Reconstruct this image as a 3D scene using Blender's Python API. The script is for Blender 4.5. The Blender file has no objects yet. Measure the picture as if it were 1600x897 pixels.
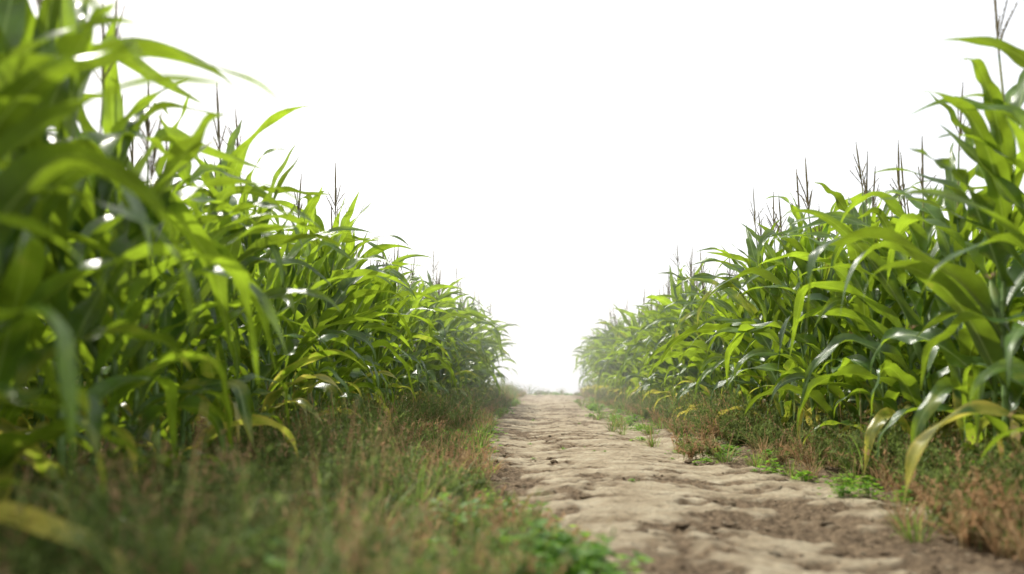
import bpy, math, random
from math import sin, cos, pi, radians
from mathutils import Vector, Matrix, noise
random.seed(58)
R = random.uniform
scene = bpy.context.scene
H_CAM = 0.61

# ------------------------------------------------------------------ helpers
def lerp(a, b, t): return a + (b - a) * t
def sstep(a, b, x):
    t = max(0.0, min(1.0, (x - a) / (b - a))); return t * t * (3 - 2 * t)
def interp(pts, y):
    if y <= pts[0][0]: return pts[0][1]
    for (a, va), (b, vb) in zip(pts, pts[1:]):
        if y <= b: return lerp(va, vb, (y - a) / (b - a))
    return pts[-1][1]
XL = [(1.5, .1), (2.6, .02), (4, -.22), (5, -.4), (7.6, -.72), (15, -.88), (60, -.85)]
XR = [(1.5, 1.3), (2.6, 1.38), (4, 1.75), (5, 1.72), (8, 1.5), (15, 1.45), (60, 1.4)]
def xl(y): return interp(XL, y) + .18 * noise.noise((y * 1.3, 3.3, 0))
def xr(y): return interp(XR, y) + .20 * noise.noise((y * 1.1, 8.3, 0))

class MB:
    def __init__(s): s.v = []; s.f = []; s.m = []; s.c = []
    def add(s, p, c): s.v.append((p[0], p[1], p[2])); s.c.append(c); return len(s.v) - 1
    def face(s, idx, m): s.f.append(idx); s.m.append(m)
    def mesh(s, name, mats, smooth=True):
        me = bpy.data.meshes.new(name); me.from_pydata(s.v, [], s.f)
        for m in mats: me.materials.append(m)
        me.polygons.foreach_set('material_index', s.m)
        me.polygons.foreach_set('use_smooth', [smooth] * len(s.f))
        a = me.color_attributes.new('Col', 'FLOAT_COLOR', 'POINT')
        flat = []
        for c in s.c: flat.extend((c[0], c[1], c[2], 1.0))
        a.data.foreach_set('color', flat)
        me.update(); return me

def new_obj(name, data, parent=None):
    o = bpy.data.objects.new(name, data); scene.collection.objects.link(o)
    if parent: o.parent = parent
    return o

# ------------------------------------------------------------------ materials
def mat(name):
    m = bpy.data.materials.new(name); m.use_nodes = True
    nt = m.node_tree; nt.nodes.clear()
    return m, nt, nt.nodes, nt.links
def N(nodes, t, **k):
    n = nodes.new(t)
    for a, b in k.items(): setattr(n, a, b)
    return n
def ramp(nodes, stops):
    r = nodes.new('ShaderNodeValToRGB'); el = r.color_ramp.elements
    while len(el) < len(stops): el.new(0.5)
    for e, (p, c) in zip(el, stops): e.position = p; e.color = (*c, 1)
    return r
def mix(nodes, links, fac, a, b, mode='MIX'):
    n = nodes.new('ShaderNodeMix'); n.data_type = 'RGBA'; n.blend_type = mode
    for sock, v in ((0, fac), (6, a), (7, b)):
        if hasattr(v, 'links'): links.new(v, n.inputs[sock])
        elif isinstance(v, (int, float)): n.inputs[sock].default_value = v
        else: n.inputs[sock].default_value = (*v, 1)
    return n.outputs[2]

def leaf_material(name, dark, light, trans, yellow, rough=0.38, tfac=0.42, veins=True, spec=0.5):
    m, nt, nd, lk = mat(name)
    out = N(nd, 'ShaderNodeOutputMaterial')
    at = N(nd, 'ShaderNodeAttribute', attribute_name='Col')
    sep = N(nd, 'ShaderNodeSeparateColor'); lk.new(at.outputs['Color'], sep.inputs[0])
    oi = N(nd, 'ShaderNodeObjectInfo')
    add = N(nd, 'ShaderNodeMath', operation='ADD'); lk.new(sep.outputs[2], add.inputs[0]); lk.new(oi.outputs['Random'], add.inputs[1])
    fr = N(nd, 'ShaderNodeMath', operation='FRACT'); lk.new(add.outputs[0], fr.inputs[0])
    tc = N(nd, 'ShaderNodeTexCoord')
    nz = N(nd, 'ShaderNodeTexNoise'); nz.inputs['Scale'].default_value = 9; nz.inputs['Detail'].default_value = 5
    lk.new(tc.outputs['Object'], nz.inputs['Vector'])
    base = mix(nd, lk, fr.outputs[0], dark, light)
    r1 = ramp(nd, [(0.35, (.72, .72, .72)), (0.65, (1.22, 1.22, 1.22))]); lk.new(nz.outputs[0], r1.inputs[0])
    base = mix(nd, lk, 1.0, base, r1.outputs[0], 'MULTIPLY')
    if veins:
        rr = ramp(nd, [(0.0, (1, 1, 1)), (0.12, (0, 0, 0))]); lk.new(sep.outputs[1], rr.inputs[0])
        base = mix(nd, lk, rr.outputs[0], base, (0.30, 0.40, 0.15))
    m1 = N(nd, 'ShaderNodeMath', operation='ADD'); lk.new(sep.outputs[0], m1.inputs[0]); lk.new(nz.outputs[0], m1.inputs[1])
    m2 = N(nd, 'ShaderNodeMapRange'); m2.inputs[1].default_value = 0.75; m2.inputs[2].default_value = 1.15
    lk.new(m1.outputs[0], m2.inputs[0])
    base = mix(nd, lk, m2.outputs[0], base, yellow)
    tr = mix(nd, lk, fr.outputs[0], tuple(c * .55 for c in trans), tuple(min(1, c * 1.25) for c in trans))
    tr = mix(nd, lk, m2.outputs[0], tr, tuple(min(1, c * 1.4) for c in yellow))
    tr = mix(nd, lk, 1.0, tr, r1.outputs[0], 'MULTIPLY')
    if veins:
        mu = N(nd, 'ShaderNodeMath', operation='MULTIPLY'); mu.inputs[1].default_value = 60; lk.new(sep.outputs[1], mu.inputs[0])
        si = N(nd, 'ShaderNodeMath', operation='SINE'); lk.new(mu.outputs[0], si.inputs[0])
        rv = N(nd, 'ShaderNodeMapRange'); rv.inputs[1].default_value = -1; rv.inputs[3].default_value = .8; rv.inputs[4].default_value = 1.1
        lk.new(si.outputs[0], rv.inputs[0])
        cc = N(nd, 'ShaderNodeCombineColor'); [lk.new(rv.outputs[0], cc.inputs[i]) for i in range(3)]
        tr = mix(nd, lk, 1.0, tr, cc.outputs[0], 'MULTIPLY')
    p = N(nd, 'ShaderNodeBsdfPrincipled'); lk.new(base, p.inputs['Base Color'])
    p.inputs['Roughness'].default_value = rough; p.inputs['Specular IOR Level'].default_value = spec
    t = N(nd, 'ShaderNodeBsdfTranslucent'); lk.new(tr, t.inputs['Color'])
    if veins:
        bp = N(nd, 'ShaderNodeBump'); bp.inputs['Strength'].default_value = 0.25; bp.inputs['Distance'].default_value = 0.001
        lk.new(si.outputs[0], bp.inputs['Height']); lk.new(bp.outputs[0], p.inputs['Normal'])
    mx = N(nd, 'ShaderNodeMixShader'); mx.inputs[0].default_value = tfac
    lk.new(p.outputs[0], mx.inputs[1]); lk.new(t.outputs[0], mx.inputs[2]); lk.new(mx.outputs[0], out.inputs[0])
    return m

M_LEAF = leaf_material('corn_leaf', (.022, .070, .016), (.075, .155, .022), (.39, .56, .03), (.50, .44, .08), .29, .41, True, .6)
M_STALK = leaf_material('corn_stalk', (.11, .19, .05), (.17, .26, .07), (.2, .3, .05), (.40, .33, .10), 0.5, 0.1, False)
M_TASSEL = leaf_material('corn_tassel', (.15, .12, .06), (.23, .19, .09), (.26, .20, .08), (.30, .20, .10), 0.7, 0.25, False)
M_HUSK = leaf_material('corn_husk', (.13, .22, .05), (.18, .28, .07), (.3, .4, .1), (.40, .34, .12), 0.5, 0.2, False)
M_WEED = leaf_material('weed_fine', (.085, .125, .035), (.17, .21, .065), (.27, .37, .09), (.36, .30, .13), 0.7, 0.42, False, .2)
M_GRASS = leaf_material('grass_blade', (.085, .16, .03), (.17, .25, .05), (.32, .48, .08), (.42, .36, .14), 0.55, 0.4, False, .3)
M_DRY = leaf_material('dry_grass', (.28, .19, .10), (.46, .36, .20), (.42, .33, .17), (.40, .25, .13), 0.8, 0.35, False, .1)
M_CLOVER = leaf_material('broad_weed', (.07, .18, .02), (.13, .28, .035), (.30, .56, .04), (.4, .4, .06), 0.5, 0.45, False, .4)

def soil_material(name, attr):
    m, nt, nd, lk = mat(name)
    out = N(nd, 'ShaderNodeOutputMaterial'); p = N(nd, 'ShaderNodeBsdfPrincipled')
    p.inputs['Roughness'].default_value = 0.95; p.inputs['Specular IOR Level'].default_value = 0.15
    tc = N(nd, 'ShaderNodeTexCoord')
    n1 = N(nd, 'ShaderNodeTexNoise'); n1.inputs['Scale'].default_value = 3.5; n1.inputs['Detail'].default_value = 9; n1.inputs['Roughness'].default_value = .7
    n2 = N(nd, 'ShaderNodeTexNoise'); n2.inputs['Scale'].default_value = 34; n2.inputs['Detail'].default_value = 7; n2.inputs['Roughness'].default_value = .75
    n3 = N(nd, 'ShaderNodeTexVoronoi'); n3.inputs['Scale'].default_value = 26
    for n in (n1, n2, n3): lk.new(tc.outputs['Object'], n.inputs['Vector'])
    light = ramp(nd, [(0.34, (.24, .185, .115)), (0.48, (.37, .305, .205)), (0.64, (.50, .435, .31))]); lk.new(n1.outputs[0], light.inputs[0])
    dark = ramp(nd, [(0.3, (.075, .05, .03)), (0.7, (.27, .20, .125))]); lk.new(n2.outputs[0], dark.inputs[0])
    if attr:
        at = N(nd, 'ShaderNodeAttribute', attribute_name='Col'); sep = N(nd, 'ShaderNodeSeparateColor'); lk.new(at.outputs['Color'], sep.inputs[0])
        a = N(nd, 'ShaderNodeMath', operation='MULTIPLY_ADD'); a.inputs[1].default_value = 1.3; lk.new(n2.outputs[0], a.inputs[0]); lk.new(sep.outputs[0], a.inputs[2])
        mr = N(nd, 'ShaderNodeMapRange'); mr.inputs[1].default_value = 0.70; mr.inputs[2].default_value = 1.35; lk.new(a.outputs[0], mr.inputs[0])
        col = mix(nd, lk, mr.outputs[0], light.outputs[0], dark.outputs[0])
    else:
        col = mix(nd, lk, 0.65, light.outputs[0], dark.outputs[0])
    r = ramp(nd, [(0.32, (.62, .62, .62)), (0.62, (1.15, 1.15, 1.15))]); lk.new(n2.outputs[0], r.inputs[0])
    col = mix(nd, lk, 1.0, col, r.outputs[0], 'MULTIPLY')
    lk.new(col, p.inputs['Base Color'])
    ad = N(nd, 'ShaderNodeMath', operation='MULTIPLY_ADD'); ad.inputs[1].default_value = .35; lk.new(n3.outputs[0], ad.inputs[0]); lk.new(n2.outputs[0], ad.inputs[2])
    bp = N(nd, 'ShaderNodeBump'); bp.inputs['Strength'].default_value = 1.0; bp.inputs['Distance'].default_value = .025
    lk.new(ad.outputs[0], bp.inputs['Height']); lk.new(bp.outputs[0], p.inputs['Normal'])
    lk.new(p.outputs[0], out.inputs[0]); return m
M_PATH = soil_material('dry_soil_path', True)
M_SOIL = soil_material('field_soil', False)

# ------------------------------------------------------------------ terrain
CREST = 35.0
def base_h(x, y):
    d = max(0.0, y - CREST)
    return -0.045 * d * d / (d + 6.0) if d < 500 else -0.045 * 500 * 500 / 506
def broken(x, y):
    n = .7 * noise.noise((x * 1.3 + 3, y * 1.2, 1.7)) + 0.8 * noise.noise((x * 3.0, y * 4.2, 5.1)) + .55 * noise.noise((x * 11, y * 13, 2.2))
    e = max(sstep(0.5, -0.05, x - xl(y)), sstep(0.5, -0.05, xr(y) - x))
    return sstep(-0.10, 0.46, n + 0.5 * e)
STEPS = []
for k in range(90):
    sy = 1.6 * (18 ** random.random()); sx = R(-.55, 1.5)
    STEPS.append((sx, sy, R(.05, .10), R(.07, .16), R(.006, .016)))
STEPS.sort(key=lambda s: s[1])
import bisect
SY = [s[1] for s in STEPS]
def dents(x, y):
    h = 0
    for i in range(bisect.bisect_left(SY, y - .4), bisect.bisect_right(SY, y + .4)):
        sx, sy, rx, ry, dp = STEPS[i]
        q = ((x - sx) / rx) ** 2 + ((y - sy) / ry) ** 2
        if q < 6: h += -dp * math.exp(-q * q * .8) + dp * .35 * math.exp(-((math.sqrt(q) - 1.35) / .3) ** 2)
    return h
def path_h(x, y):
    b = broken(x, y)
    h = base_h(x, y) + 0.012
    h += 0.022 * noise.noise((x * .9, y * .6, 0.3))
    r = 1 - abs(noise.noise((x * 5.0, y * 4.5, 8.0))) * 2
    r2 = noise.noise((x * 13, y * 12, 4.0)); r3 = noise.noise((x * 34, y * 30, 6.0))
    h += b * (0.014 * (r - .6) + 0.022 * r2 + 0.018 * r3 - .006) + (1 - b) * (0.012 + 0.005 * r2 + .0035 * r3)
    h += dents(x, y)
    c = (x - 0.45) / 1.0
    h -= 0.03 * math.exp(-((abs(c) - .6) / .22) ** 2)
    return h, b

ys = [0.3]
while ys[-1] < 60: ys.append(ys[-1] + max(0.015, 0.0042 * ys[-1]))
xs = [-2.2 + i * 0.0165 for i in range(int(5.0 / 0.0165))]
mb = MB(); nx = len(xs)
for y in ys:
    for i, x in enumerate(xs):
        h, b = path_h(x, y)
        ed = min(sstep(-2.2, -1.9, x), sstep(2.72, 2.45, x))
        h -= (1 - ed) * 0.08
        mb.v.append((x, y, h)); mb.c.append((b, 0, 0))
for j in range(len(ys) - 1):
    for i in range(nx - 1):
        a = j * nx + i; mb.f.append((a, a + 1, a + nx + 1, a + nx)); mb.m.append(0)
new_obj('dirt_path', mb.mesh('dirt_path', [M_PATH]))

mb = MB()
gx = [-900, -500, -250, -120, -60, -30, -18, -12] + [-10 + i * .25 for i in range(81)] + [12, 18, 30, 60, 120, 250, 500, 900]
gy = [-200, -60, -20, -8] + [-4 + i * .35 for i in range(190)] + [68, 80, 100, 140, 200, 300, 450, 700, 1200]
for y in gy:
    for x in gx:
        h = base_h(x, y)
        inp = min(sstep(-2.25, -1.95, x), sstep(2.85, 2.55, x)) if 0 < y < 61 else 0
        h += 0.03 * noise.noise((x * .8, y * .8, 2)) if abs(x) < 12 else 0
        h -= 0.14 * inp
        mb.v.append((x, y, h - .01)); mb.c.append((0, 0, 0))
n = len(gx)
for j in range(len(gy) - 1):
    for i in range(n - 1):
        a = j * n + i; mb.f.append((a, a + 1, a + n + 1, a + n)); mb.m.append(0)
new_obj('ground', mb.mesh('ground', [M_SOIL]))

# clods
import bmesh
bm = bmesh.new(); bmesh.ops.create_icosphere(bm, subdivisions=2, radius=1)
iv = [v.co.copy() for v in bm.verts]; ifc = [tuple(v.index for v in f.verts) for f in bm.faces]; bm.free()
mb = MB()
cnt = 0
while cnt < 4600:
    y = 1.5 * (24 ** random.random()); x = R(-1.6, 2.3)
    h, b = path_h(x, y)
    if random.random() > b * .9 + .02: continue
    cnt += 1
    s = R(.003, .009) if random.random() < .84 else R(.009, .026)
    off = Vector((R(0, 99), R(0, 99), R(0, 99))); k = len(mb.v)
    sx, sy, sz = s * R(.8, 1.6), s * R(.8, 1.6), s * R(.4, .7)
    c = R(.2, .9)
    for v in iv:
        d = 1 + .5 * noise.noise(v * 1.3 + off) + .3 * noise.noise(v * 3 + off)
        mb.v.append((x + v.x * sx * d, y + v.y * sy * d, h + sz * .2 + v.z * sz * d)); mb.c.append((c, 0, 0))
    for f in ifc: mb.f.append(tuple(i + k for i in f)); mb.m.append(0)
new_obj('soil_clods', mb.mesh('soil_clods', [M_PATH]))

# ------------------------------------------------------------------ corn
def strip(mb, pos, az, L, W, th0, bend, pw, age, rnd, m, nseg=18, na=3, roll=0.0, fold=.25, wav=.0, freq=20, twist=0.0, prof=None, kink=None, wob=0.0):
    pos = Vector(pos); ds = L / nseg; prev = None; ph = R(0, 6.28); ph2 = R(0, 6.28); ph3 = R(0, 6.28)
    for i in range(nseg + 1):
        t = i / nseg
        th = th0 + bend * t ** pw + wob * sin(ph3 + t * 9) * t
        if kink and t > kink[0]: th += kink[1] * sstep(kink[0], kink[0] + .12, t)
        th = min(th, 2.95)
        a = az + twist * t
        d = Vector((sin(th) * cos(a), sin(th) * sin(a), cos(th)))
        sd = Vector((-sin(a), cos(a), 0)); nr = d.cross(sd)
        rl = roll * t
        s2 = sd * cos(rl) + nr * sin(rl); n2 = nr * cos(rl) - sd * sin(rl)
        if prof: w = W * prof(t)
        else: w = W * (0.45 + .55 * sstep(0, .2, t)) * (1 - max(0, (t - .28) / .72) ** 1.55) + .0015
        row = []
        for j in range(-na, na + 1):
            s = j / na
            z = abs(s) * w * fold * (1.2 - t)
            wv = wav * w * s * s * (sin(ph + t * freq) if s > 0 else sin(ph2 + t * freq * 1.13))
            p = pos + s2 * (s * w * .5) + n2 * (z + wv)
            row.append(mb.add(p, (min(1, age + max(0, (t - .8)) * .9 * age + (.25 * (abs(s) > .9) if age > .3 else 0)), abs(s), rnd)))
        if prev:
            for j in range(2 * na): mb.face((prev[j], prev[j + 1], row[j + 1], row[j]), m)
        prev = row; pos = pos + d * ds

def tube(mb, pts, rad, m, col, k=6):
    prev = None
    for i, (p, r) in enumerate(zip(pts, rad)):
        row = [mb.add((p[0] + r * cos(2 * pi * j / k), p[1] + r * sin(2 * pi * j / k), p[2]), col) for j in range(k)]
        if prev:
            for j in range(k): mb.face((prev[j], prev[(j + 1) % k], row[(j + 1) % k], row[j]), m)
        prev = row

def corn(idx):
    mb = MB(); H = R(1.42, 1.62); lean = (R(-.09, .09), R(-.09, .09))
    nl = random.randint(12, 14)
    P = lambda z: (lean[0] * (z / H) ** 2, lean[1] * (z / H) ** 2, z)
    pts = []; rad = []
    nn = nl + 2
    for i in range(nn + 1):
        z = H * i / nn; r = lerp(.016, .006, i / nn)
        for dz, k in ((-.008, 1.0), (0, 1.28), (.008, 1.0)):
            pts.append(P(max(0, z + dz))); rad.append(r * k)
    tube(mb, pts, rad, 1, (.1, .5, R(0, 1)), 8)
    for i in range(nl):
        f = i / (nl - 1)
        z = lerp(.17, H * .985, f ** .95)
        az = (pi if i % 2 else 0) + R(-.6, .6)
        L = (.68 + .52 * sin(pi * min(1, f * .82 + .12))) * R(.85, 1.2)
        W = (.072 + .050 * sin(pi * min(1, f * .8 + .15))) * R(.85, 1.15)
        th0 = radians(lerp(38, 12, f)) * R(.7, 1.3)
        bend = radians(lerp(138, 95, f)) * R(.7, 1.25)
        pw = R(1.2, 2.3)
        if f > .55 and random.random() < .40: bend *= R(.15, .4); L *= .82
        age = 0.0
        if f < .28: age = R(0, .6) * (1 - f / .28) + .07; bend += .3; L *= .85
        elif random.random() < .04: age = .3
        kink = (R(.35, .65), R(.5, 1.3)) if random.random() < .28 else None
        strip(mb, P(z), az, L, W, th0, bend, pw, age, R(0, 1), 0, 26, 3, R(-1.3, 1.3), R(.12, .35), R(.10, .32), R(14, 28), R(-.8, .8), None, kink, R(0, .15))
    if idx % 6 < 5:
        ped = R(.30, .48)
        pts = [P(H), (P(H)[0] + R(-.02, .02), P(H)[1], H + ped)]
        tube(mb, pts, [.006, .0045], 1, (.3, .5, .5), 5)
        top = Vector(pts[1])
        def spike(p0, az, th, L, r):
            pos = Vector(p0); d = Vector((sin(th) * cos(az), sin(th) * sin(az), cos(th)))
            pp = [pos + d * L * k / 6 + Vector((0, 0, -.25 * L * (k / 6) ** 2 * sin(th))) for k in range(7)]
            tube(mb, pp, [r, r, r * 1.5, r * 1.2, r * 1.4, r, r * .3], 2, (.2, .5, R(0, 1)), 4)
            for q in range(int(L / .013)):
                t = q * .013 / L
                if t < .2: continue
                i = min(5, int(t * 6)); c = pp[i].lerp(pp[i + 1], t * 6 - i)
                strip(mb, c, R(0, 6.28), .015, .005, R(.3, 1.0), .2, 1, .2, R(0, 1), 2, 2, 1, prof=lambda t: [.5, 1, .2][int(t * 2)])
        spike(top, 0, R(0, .08), R(.34, .46), .0048)
        for k in range(random.randint(4, 7)): spike(top + Vector((0, 0, .02 * k)), R(0, 6.28), R(.15, .6), R(.12, .22), .0028)
    if idx % 3 == 0:
        z = H * .52; az = R(0, 6.28); th = .4; pos = Vector(P(z))
        d = Vector((sin(th) * cos(az), sin(th) * sin(az), cos(th)))
        n = 9; tube(mb, [pos + d * (.24 * k / n) for k in range(n + 1)], [.008, .02, .026, .028, .028, .026, .022, .017, .011, .004], 3, (.15, .5, R(0, 1)), 9)
        for k in range(14): strip(mb, pos + d * .23, R(0, 6.28), .07, .002, R(.1, .6), 1.8, 1, .9, .5, 2, 5, 1)
        for k in range(3): strip(mb, pos + d * .02, az + R(-2, 2), .24, .05, th, .25, 1, .15, R(0, 1), 3, 8, 2)
    return mb.mesh('corn_plant', [M_LEAF, M_STALK, M_TASSEL, M_HUSK])

corns = [corn(i) for i in range(24)]
def empty(name):
    e = bpy.data.objects.new(name, None); e.empty_display_size = .3; scene.collection.objects.link(e); return e
def inst(name, me, par, x, y, z, rz, s, tilt=.06, sz=None):
    o = bpy.data.objects.new(name, me); scene.collection.objects.link(o); o.parent = par
    o.location = (x, y, z); o.rotation_euler = (R(-tilt, tilt), R(-tilt, tilt), rz); o.scale = (s, s, sz or s)
    return o

ROWL = [(0, -1.42), (2, -1.48), (3.2, -1.68), (6, -1.85), (10, -1.78), (16, -1.6), (40, -1.55)]
ROWR = [(0, 2.25), (5, 2.22), (10, 2.15), (20, 2.03), (40, 2.0)]
def field(par, row, sgn, yend):
    for r in range(8):
        y = 1.4 if r == 0 else .6
        while y < yend + r * .3:
            x = interp(row, y) + sgn * (.75 * r) + R(-.09, .09)
            hs = interp([(0, .92), (4, .94 if sgn < 0 else 1.0), (9, 1.0), (16, 1.08), (40, 1.12)], y) * R(.82, 1.1)
            ok = not (sgn > 0 and y < (3.1 if r == 0 else 2.2))
            rz = (0 if random.random() < .5 else pi) + random.gauss(0, .65)
            if ok: inst('corn_plant', random.choice(corns), par, x, y, base_h(x, y) - .01, rz, hs, .09)
            y += R(.18, .34) if (r == 0 and y < 6) else R(.2, .42)
field(empty('corn_field'), ROWL, -1, 21.0)
field(empty('corn_field'), ROWR, 1, 32.0)

# ------------------------------------------------------------------ verge plants
def weed(h, nst, dryf):
    mb = MB()
    for k in range(nst):
        a = R(0, 6.28); r = R(0, .10); az = R(0, 6.28)
        dry = random.random() < dryf
        L = h * R(.45, 1.15); th = R(.05, .7); bend = R(.1, 1.1); tw = R(-1, 1)
        x0, y0 = r * cos(a), r * sin(a)
        m = 1 if dry else 0; ag = R(.2, .6) if dry else R(0, .25)
        strip(mb, (x0, y0, -.01), az, L, R(.002, .0035), th, bend, 1.4, ag, R(0, 1), m, 7, 1, 0, .3, 0, 0, tw)
        pos = Vector((x0, y0, -.01)); n = 11
        for i in range(n):
            t = i / n; tt = th + bend * t ** 1.4; aa = az + tw * t
            pos = pos + Vector((sin(tt) * cos(aa), sin(tt) * sin(aa), cos(tt))) * L / n
            if i > 1:
                for q in range(3):
                    strip(mb, pos, R(0, 6.28), R(.015, .06) * (1.1 - t * .5), R(.003, .008), R(.3, 1.5), R(-.3, .8), 1, ag, R(0, 1), m, 3, 1)
    return mb.mesh('weed_clump', [M_WEED, M_DRY])
def tuft(h, nst, m, dryf, W=.006):
    mb = MB()
    for k in range(nst):
        a = R(0, 6.28); r = R(0, .06)
        dry = random.random() < dryf
        strip(mb, (r * cos(a), r * sin(a), -.01), a + R(-.6, .6), h * R(.45, 1.1), W * R(.6, 1.3), R(.05, .8), R(.3, 1.9), 1.5, R(0, .6) if dry else R(0, .3), R(0, 1), 1 if dry else 0, 8, 1, R(-.5, .5), .3, 0, 0, R(-.5, .5))
        if random.random() < .06:
            strip(mb, (r * cos(a), r * sin(a), 0), a, h * 1.3, .002, R(0, .5), R(.1, .6), 1.5, .5, .5, 1, 7, 1)
    return mb.mesh('grass_tuft', [m, M_DRY])
def clover(h, n):
    mb = MB()
    for k in range(n):
        a = R(0, 6.28); r = abs(random.gauss(0, .09)); z = h * R(.2, 1) * math.exp(-(r / .16) ** 2)
        c = Vector((r * cos(a), r * sin(a), max(.006, z)))
        strip(mb, (c.x * .6, c.y * .6, 0), a, max(.01, z * 1.05), .0022, .1, .3, 1, .1, .5, 0, 3, 1)
        for q in range(3):
            L = R(.016, .036)
            strip(mb, c, a + q * 2.1 + R(-.3, .3), L, L * .75, R(1.0, 1.5), R(-.1, .5), 1, R(0, .3), R(0, 1), 0, 4, 2, prof=lambda t: (0.15, .85, 1, .75, .1)[min(4, int(t * 4 + .01))])
    return mb.mesh('broad_weed', [M_CLOVER])
tall = [weed(R(.48, .64), 26, .10) for _ in range(6)]
mid = [weed(R(.28, .4), 28, .10) for _ in range(6)]
lowg = [weed(R(.14, .24), 26, .12) for _ in range(4)]
lowd = [weed(R(.12, .22), 24, .75) for _ in range(4)]
midd = [weed(R(.24, .34), 24, .7) for _ in range(3)]
tg = [tuft(R(.3, .42), 45, M_GRASS, .15) for _ in range(5)]
tgs = [tuft(R(.12, .2), 40, M_GRASS, .25, .005) for _ in range(5)]
td = [tuft(R(.18, .28), 40, M_GRASS, .85, .005) for _ in range(4)]
cl = [clover(R(.04, .11), 40) for _ in range(5)]
clt = [clover(R(.12, .22), 60) for _ in range(3)]

def verge(par, side):
    y = 1.3
    while y < 37.5:
        step = .075 + .0045 * y
        e = xl(y) if side < 0 else xr(y)
        rowx = interp(ROWL if side < 0 else ROWR, y)
        far = rowx + side * .5
        x = e + (.05) * side
        while (x > far if side < 0 else x < far):
            px, py = x + R(-.09, .09), y + R(-.08, .08)
            d = abs(px - e); f = d / max(.3, abs(rowx - e))
            n = noise.noise((px * 1.3, py * .7, 9)); n2 = noise.noise((px * 2.3, py * 1.3, 4))
            h, _ = path_h(px, py) if -1.9 < px < 2.45 else (base_h(px, py), 0)
            q = f + n * .5 + R(-.2, .2)
            near_r = side > 0 and y < 7
            s = R(.8, 1.2)
            if side < 0 and y < 4: s *= R(.7, .95)
            skip = .16 if side < 0 else (.25 if y > 8 else .42)
            if f < .3: skip += .38
            if f > 1: skip = .5
            if random.random() > skip:
                dr = n2 > .05
                if q < .25: pool = lowd + tgs[:3] + td + midd[:1] if dr or near_r else lowg + tgs + cl[:4]
                elif q < .55: pool = (lowd[:2] + lowg[:2] + td[:3] + midd + mid[:2] + tgs[:3]) if (near_r or dr) else mid[:3] + lowg + tgs + clt[:1] + tg[:2]
                else: pool = (mid + tall + tg[:2] + midd[:1]) if (y > 5 and not near_r) else (mid + mid + tg[:2] + clt[:2] + (td[:2] + midd if near_r else []))
                inst('clump', random.choice(pool), par, px, py, h, R(0, 6.28), s, .15)
            x += side * step * R(.8, 1.5)
        y += step
gl = empty('grass_verge'); gr = empty('grass_verge')
verge(gl, -1); verge(gr, 1)
bw = empty('broadleaf_weeds')
def patch(cx, cy, rx, ry, n, meshes, s0=.8, s1=1.3):
    for _ in range(n):
        x = random.gauss(cx, rx); y = random.gauss(cy, ry)
        inst('weed', random.choice(meshes), bw, x, y, path_h(x, y)[0], R(0, 6.28), R(s0, s1), .1)
patch(-.12, 2.75, .14, .3, 16, cl + clt)
patch(-.05, 2.3, .14, .2, 12, cl + clt)
patch(-.25, 3.4, .12, .4, 16, cl)
patch(-.25, 2.8, .2, .35, 14, td + lowd)
patch(-.75, 2.0, .35, .25, 22, cl + clt)
patch(-.45, 4.6, .12, .6, 12, lowd + td + tgs)
patch(-.68, 8.2, .08, .9, 18, cl + tgs, .8, 1.3)
patch(1.2, 9.5, .18, 1.0, 16, cl + tgs, .7, 1.2)
patch(1.35, 6.4, .2, .5, 18, cl + tgs + lowd, .6, 1.1)
patch(1.1, 13, .14, 1.4, 18, cl + tgs, .8, 1.4)
patch(1.15, 19, .14, 2.5, 22, cl + tgs, .8, 1.5)
patch(.3, 34.5, .6, 1.2, 40, cl + tgs + lowg, .7, 1.3)
patch(.15, 34, .8, .8, 5, mid + tall[:1], .9, 1.2)
patch(1.7, 4.0, .14, .6, 12, cl, .5, .9)
patch(1.6, 3.0, .15, .5, 14, td + lowd + cl[:1], .6, 1.0)
patch(.4, 6, .6, 3, 20, cl, .15, .35)
patch(-.78, 16, .08, 4, 20, cl + tgs, .8, 1.4)

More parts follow.
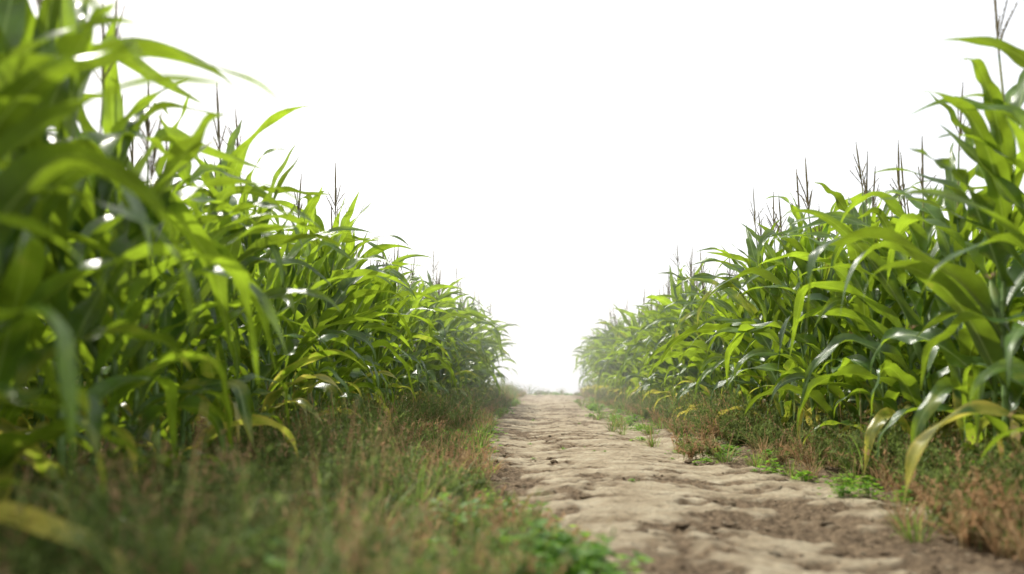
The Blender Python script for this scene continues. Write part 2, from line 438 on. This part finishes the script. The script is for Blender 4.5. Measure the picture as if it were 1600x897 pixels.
# ------------------------------------------------------------------ light, sky, haze
sun_dir = Vector((-0.46, 0.50, 0.0)).normalized() * cos(radians(50)) + Vector((0, 0, sin(radians(50))))
sl = bpy.data.lights.new('sun', 'SUN'); sl.energy = 5.0; sl.angle = radians(0.8); sl.color = (1, .96, .88)
so = new_obj('sun', sl); so.rotation_euler = sun_dir.to_track_quat('Z', 'Y').to_euler()
w = bpy.data.worlds.new('World'); scene.world = w; w.use_nodes = True
nd = w.node_tree.nodes; lk = w.node_tree.links; nd.clear()
sk = nd.new('ShaderNodeTexSky'); sk.sky_type = 'NISHITA'; sk.sun_disc = False
sk.sun_elevation = radians(50); sk.sun_rotation = math.atan2(sun_dir.x, sun_dir.y); sk.dust_density = 6; sk.air_density = 1.2
b1 = nd.new('ShaderNodeBackground'); b1.inputs[1].default_value = .05; lk.new(sk.outputs[0], b1.inputs[0])
b2 = nd.new('ShaderNodeBackground'); b2.inputs[0].default_value = (1, 1, 1, 1); b2.inputs[1].default_value = 1.08
ad = nd.new('ShaderNodeAddShader'); lk.new(b1.outputs[0], ad.inputs[0]); lk.new(b2.outputs[0], ad.inputs[1])
ow = nd.new('ShaderNodeOutputWorld'); lk.new(ad.outputs[0], ow.inputs[0])

bpy.ops.mesh.primitive_cube_add(size=1, location=(0, 28, 1.2)); mist = bpy.context.object; mist.name = 'mist'; mist.scale = (60, 40, 4.4)
m, nt, nd, lk = mat('mist'); o = N(nd, 'ShaderNodeOutputMaterial'); vs = N(nd, 'ShaderNodeVolumeScatter')
vs.inputs['Density'].default_value = .012; vs.inputs['Anisotropy'].default_value = .4; vs.inputs['Color'].default_value = (1, 1, 1, 1)
lk.new(vs.outputs[0], o.inputs['Volume']); mist.data.materials.append(m)

# ------------------------------------------------------------------ camera
cam = bpy.data.cameras.new('camera'); co = new_obj('camera', cam); scene.camera = co
cam.lens = 28; cam.sensor_width = 36; cam.clip_end = 3000; cam.clip_start = .05
co.location = (0, 0, H_CAM)
co.rotation_euler = (radians(90 + 6.7), 0, radians(2.3))
cam.dof.use_dof = True; cam.dof.focus_distance = 7.5; cam.dof.aperture_fstop = 1.05; cam.dof.aperture_blades = 0
scene.view_settings.view_transform = 'Standard'; scene.view_settings.look = 'None'; scene.view_settings.exposure = 0
print('objects', len(bpy.data.objects))
